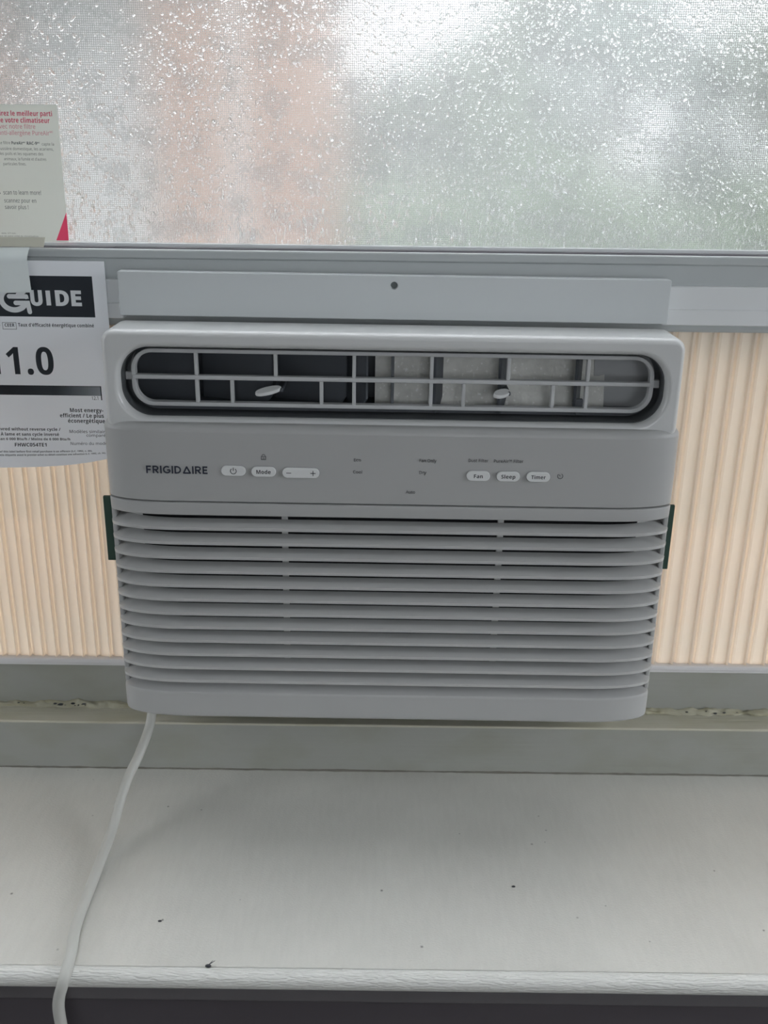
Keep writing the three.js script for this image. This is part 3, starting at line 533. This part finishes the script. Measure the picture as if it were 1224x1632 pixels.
  const l = tag(group('energy_label', scene, [-0.2085 - w / 2, 1.0668, -0.064]), 'white printed energy label with large black numbers, taped left of the air conditioner', 'label');
  const g = sheet(w, h, 0, 16, 24, (u, v) => { const k = Math.max(0, 0.28 - v) / 0.28, c = k * k * Math.max(0, u - 0.1) ; return [0.012 * c * c * c, 0.016 * k * k * (0.55 - 0.5 * u)]; });
  mesh('paper', g, phys({ map: tex, roughness: 0.75, transmission: 0.1, thickness: 0, side: THREE.DoubleSide }), l);
}
{
  // grey card standing on the sash: 1 px = 0.1 mm, text placed from the right edge
  const W = 1000, H = 950;
  const tex = canvas(W, H, (c) => {
    c.fillStyle = '#dddfd7'; c.fillRect(0, 0, W, H);
    const R = W, tx = (s, x, y, px, col, wgt = '', wd) => { c.fillStyle = col; c.font = wgt + ' ' + px + 'px sans-serif'; c.textAlign = 'right'; const m = c.measureText(s).width; c.save(); c.translate(R - x, y); c.scale(wd ? wd / m : 1, 1); c.fillText(s, 0, 0); c.restore(); };
    const red = '#c4425e', pink = '#c97a88', gr = '#6f706d';
    tx('Tirez le meilleur parti', 38, 76, 46, red, 'bold', 404); tx('de votre climatiseur', 62, 122, 46, red, 'bold', 380); tx('avec notre filtre', 168, 162, 42, pink, '', 284); tx('anti-allerg\u00e8ne PureAir', 72, 205, 42, pink, '', 370); tx('MC', 44, 188, 18, pink, '');
    tx('capte la', 44, 274, 28, gr, '', 92); tx('RAC-9', 168, 270, 28, '#43464a', 'bold', 78); tx('MC', 148, 260, 13, '#43464a', 'bold'); tx('PureAir', 272, 269, 28, '#43464a', 'bold', 84); tx('MC', 252, 259, 13, '#43464a', 'bold'); tx('Le filtre', 362, 268, 28, gr, '', 86);
    tx('poussi\u00e8re domestique, les acariens,', 52, 308, 28, gr, '', 420); tx('les poils et les squames des', 130, 342, 28, gr, '', 318); tx('animaux, la fum\u00e9e et d\u2019autres', 112, 378, 28, gr, '', 310); tx('particules fines.', 262, 412, 28, gr, '', 170);
    const hand = (s, x, y, px, wd) => { c.fillStyle = '#55585a'; c.font = px + 'px sans-serif'; const m = c.measureText(s).width, k = wd / m; let cx = R - x - wd; c.textAlign = 'left'; [...s].forEach((ch, i) => { c.save(); c.translate(cx, y + 0); c.scale(k, 1.05); c.fillText(ch, 0, 0); c.restore(); cx += c.measureText(ch).width * k; }); };
    hand('scan to learn more!', 172, 616, 40, 282); hand('scannez pour en', 214, 672, 38, 240); hand('savoir plus !', 276, 718, 38, 178);
    c.strokeStyle = '#55585a'; c.lineWidth = 4; c.beginPath(); c.arc(R - 520, 622, 46, -1.4, -0.2); c.stroke();
    tx('www. 377 mm.', 390, 896, 15, '#85857f', '', 110); tx('\u00e9poque de votre unit\u00e9 de climatisation.', 222, 916, 15, '#85857f', '', 330);
    c.fillStyle = '#e2476a'; c.beginPath(); c.moveTo(R, 735); c.lineTo(R, 938); c.lineTo(R - 94, 938); c.closePath(); c.fill();
  });
  const w = 0.1, h = 0.0955;
  const k = tag(group('info_card', scene, [-0.2388 - w / 2, 1.2365, -0.0828]), 'grey card with red French text standing on the sash against the wet glass', 'card');
  mesh('card_sheet', sheet(w, h, 0, 6, 6, (u, v) => [0, -0.0012 * v]), phys({ map: tex, roughness: 0.8, transmission: 0.45, thickness: 0, side: THREE.DoubleSide }), k);
}
{
  const t1 = tag(group('masking_tape', scene, [-0.2755, 1.2334, -0.0745]), 'beige strip of tape holding the grey card to the sash', 'tape');
  const g = sheet(0.04, 0.0065, 0.0002, 12, 4, (u, v) => [0.0004 * fbm(u * 6, v * 2, 3), -0.0062 * v + 0.0004 * fbm(u * 7, v * 3, 1)]);
  mesh('tape_strip', g, std({ color: lin(0.62, 0.61, 0.52), roughness: 0.6 }), t1);
  const t2 = tag(group('clear_tape', scene, [-0.2885, 1.2010, -0.0620]), 'frosted clear tape over the top corner of the energy label', 'tape');
  const g2 = sheet(0.049, 0.0318, 0.00012, 14, 12, (u, v) => [0, -0.0006 + (v > 0.78 ? -(v - 0.78) * 0.04 : 0) + 0.0006 * fbm(u * 5, v * 5, 4)]);
  mesh('tape_strip', g2, phys({ color: lin(0.86, 0.92, 0.92), roughness: 0.25, transparent: true, opacity: 0.86 }), t2); t2.rotation.z = 0.03;
}

renderer.render(scene, camera);
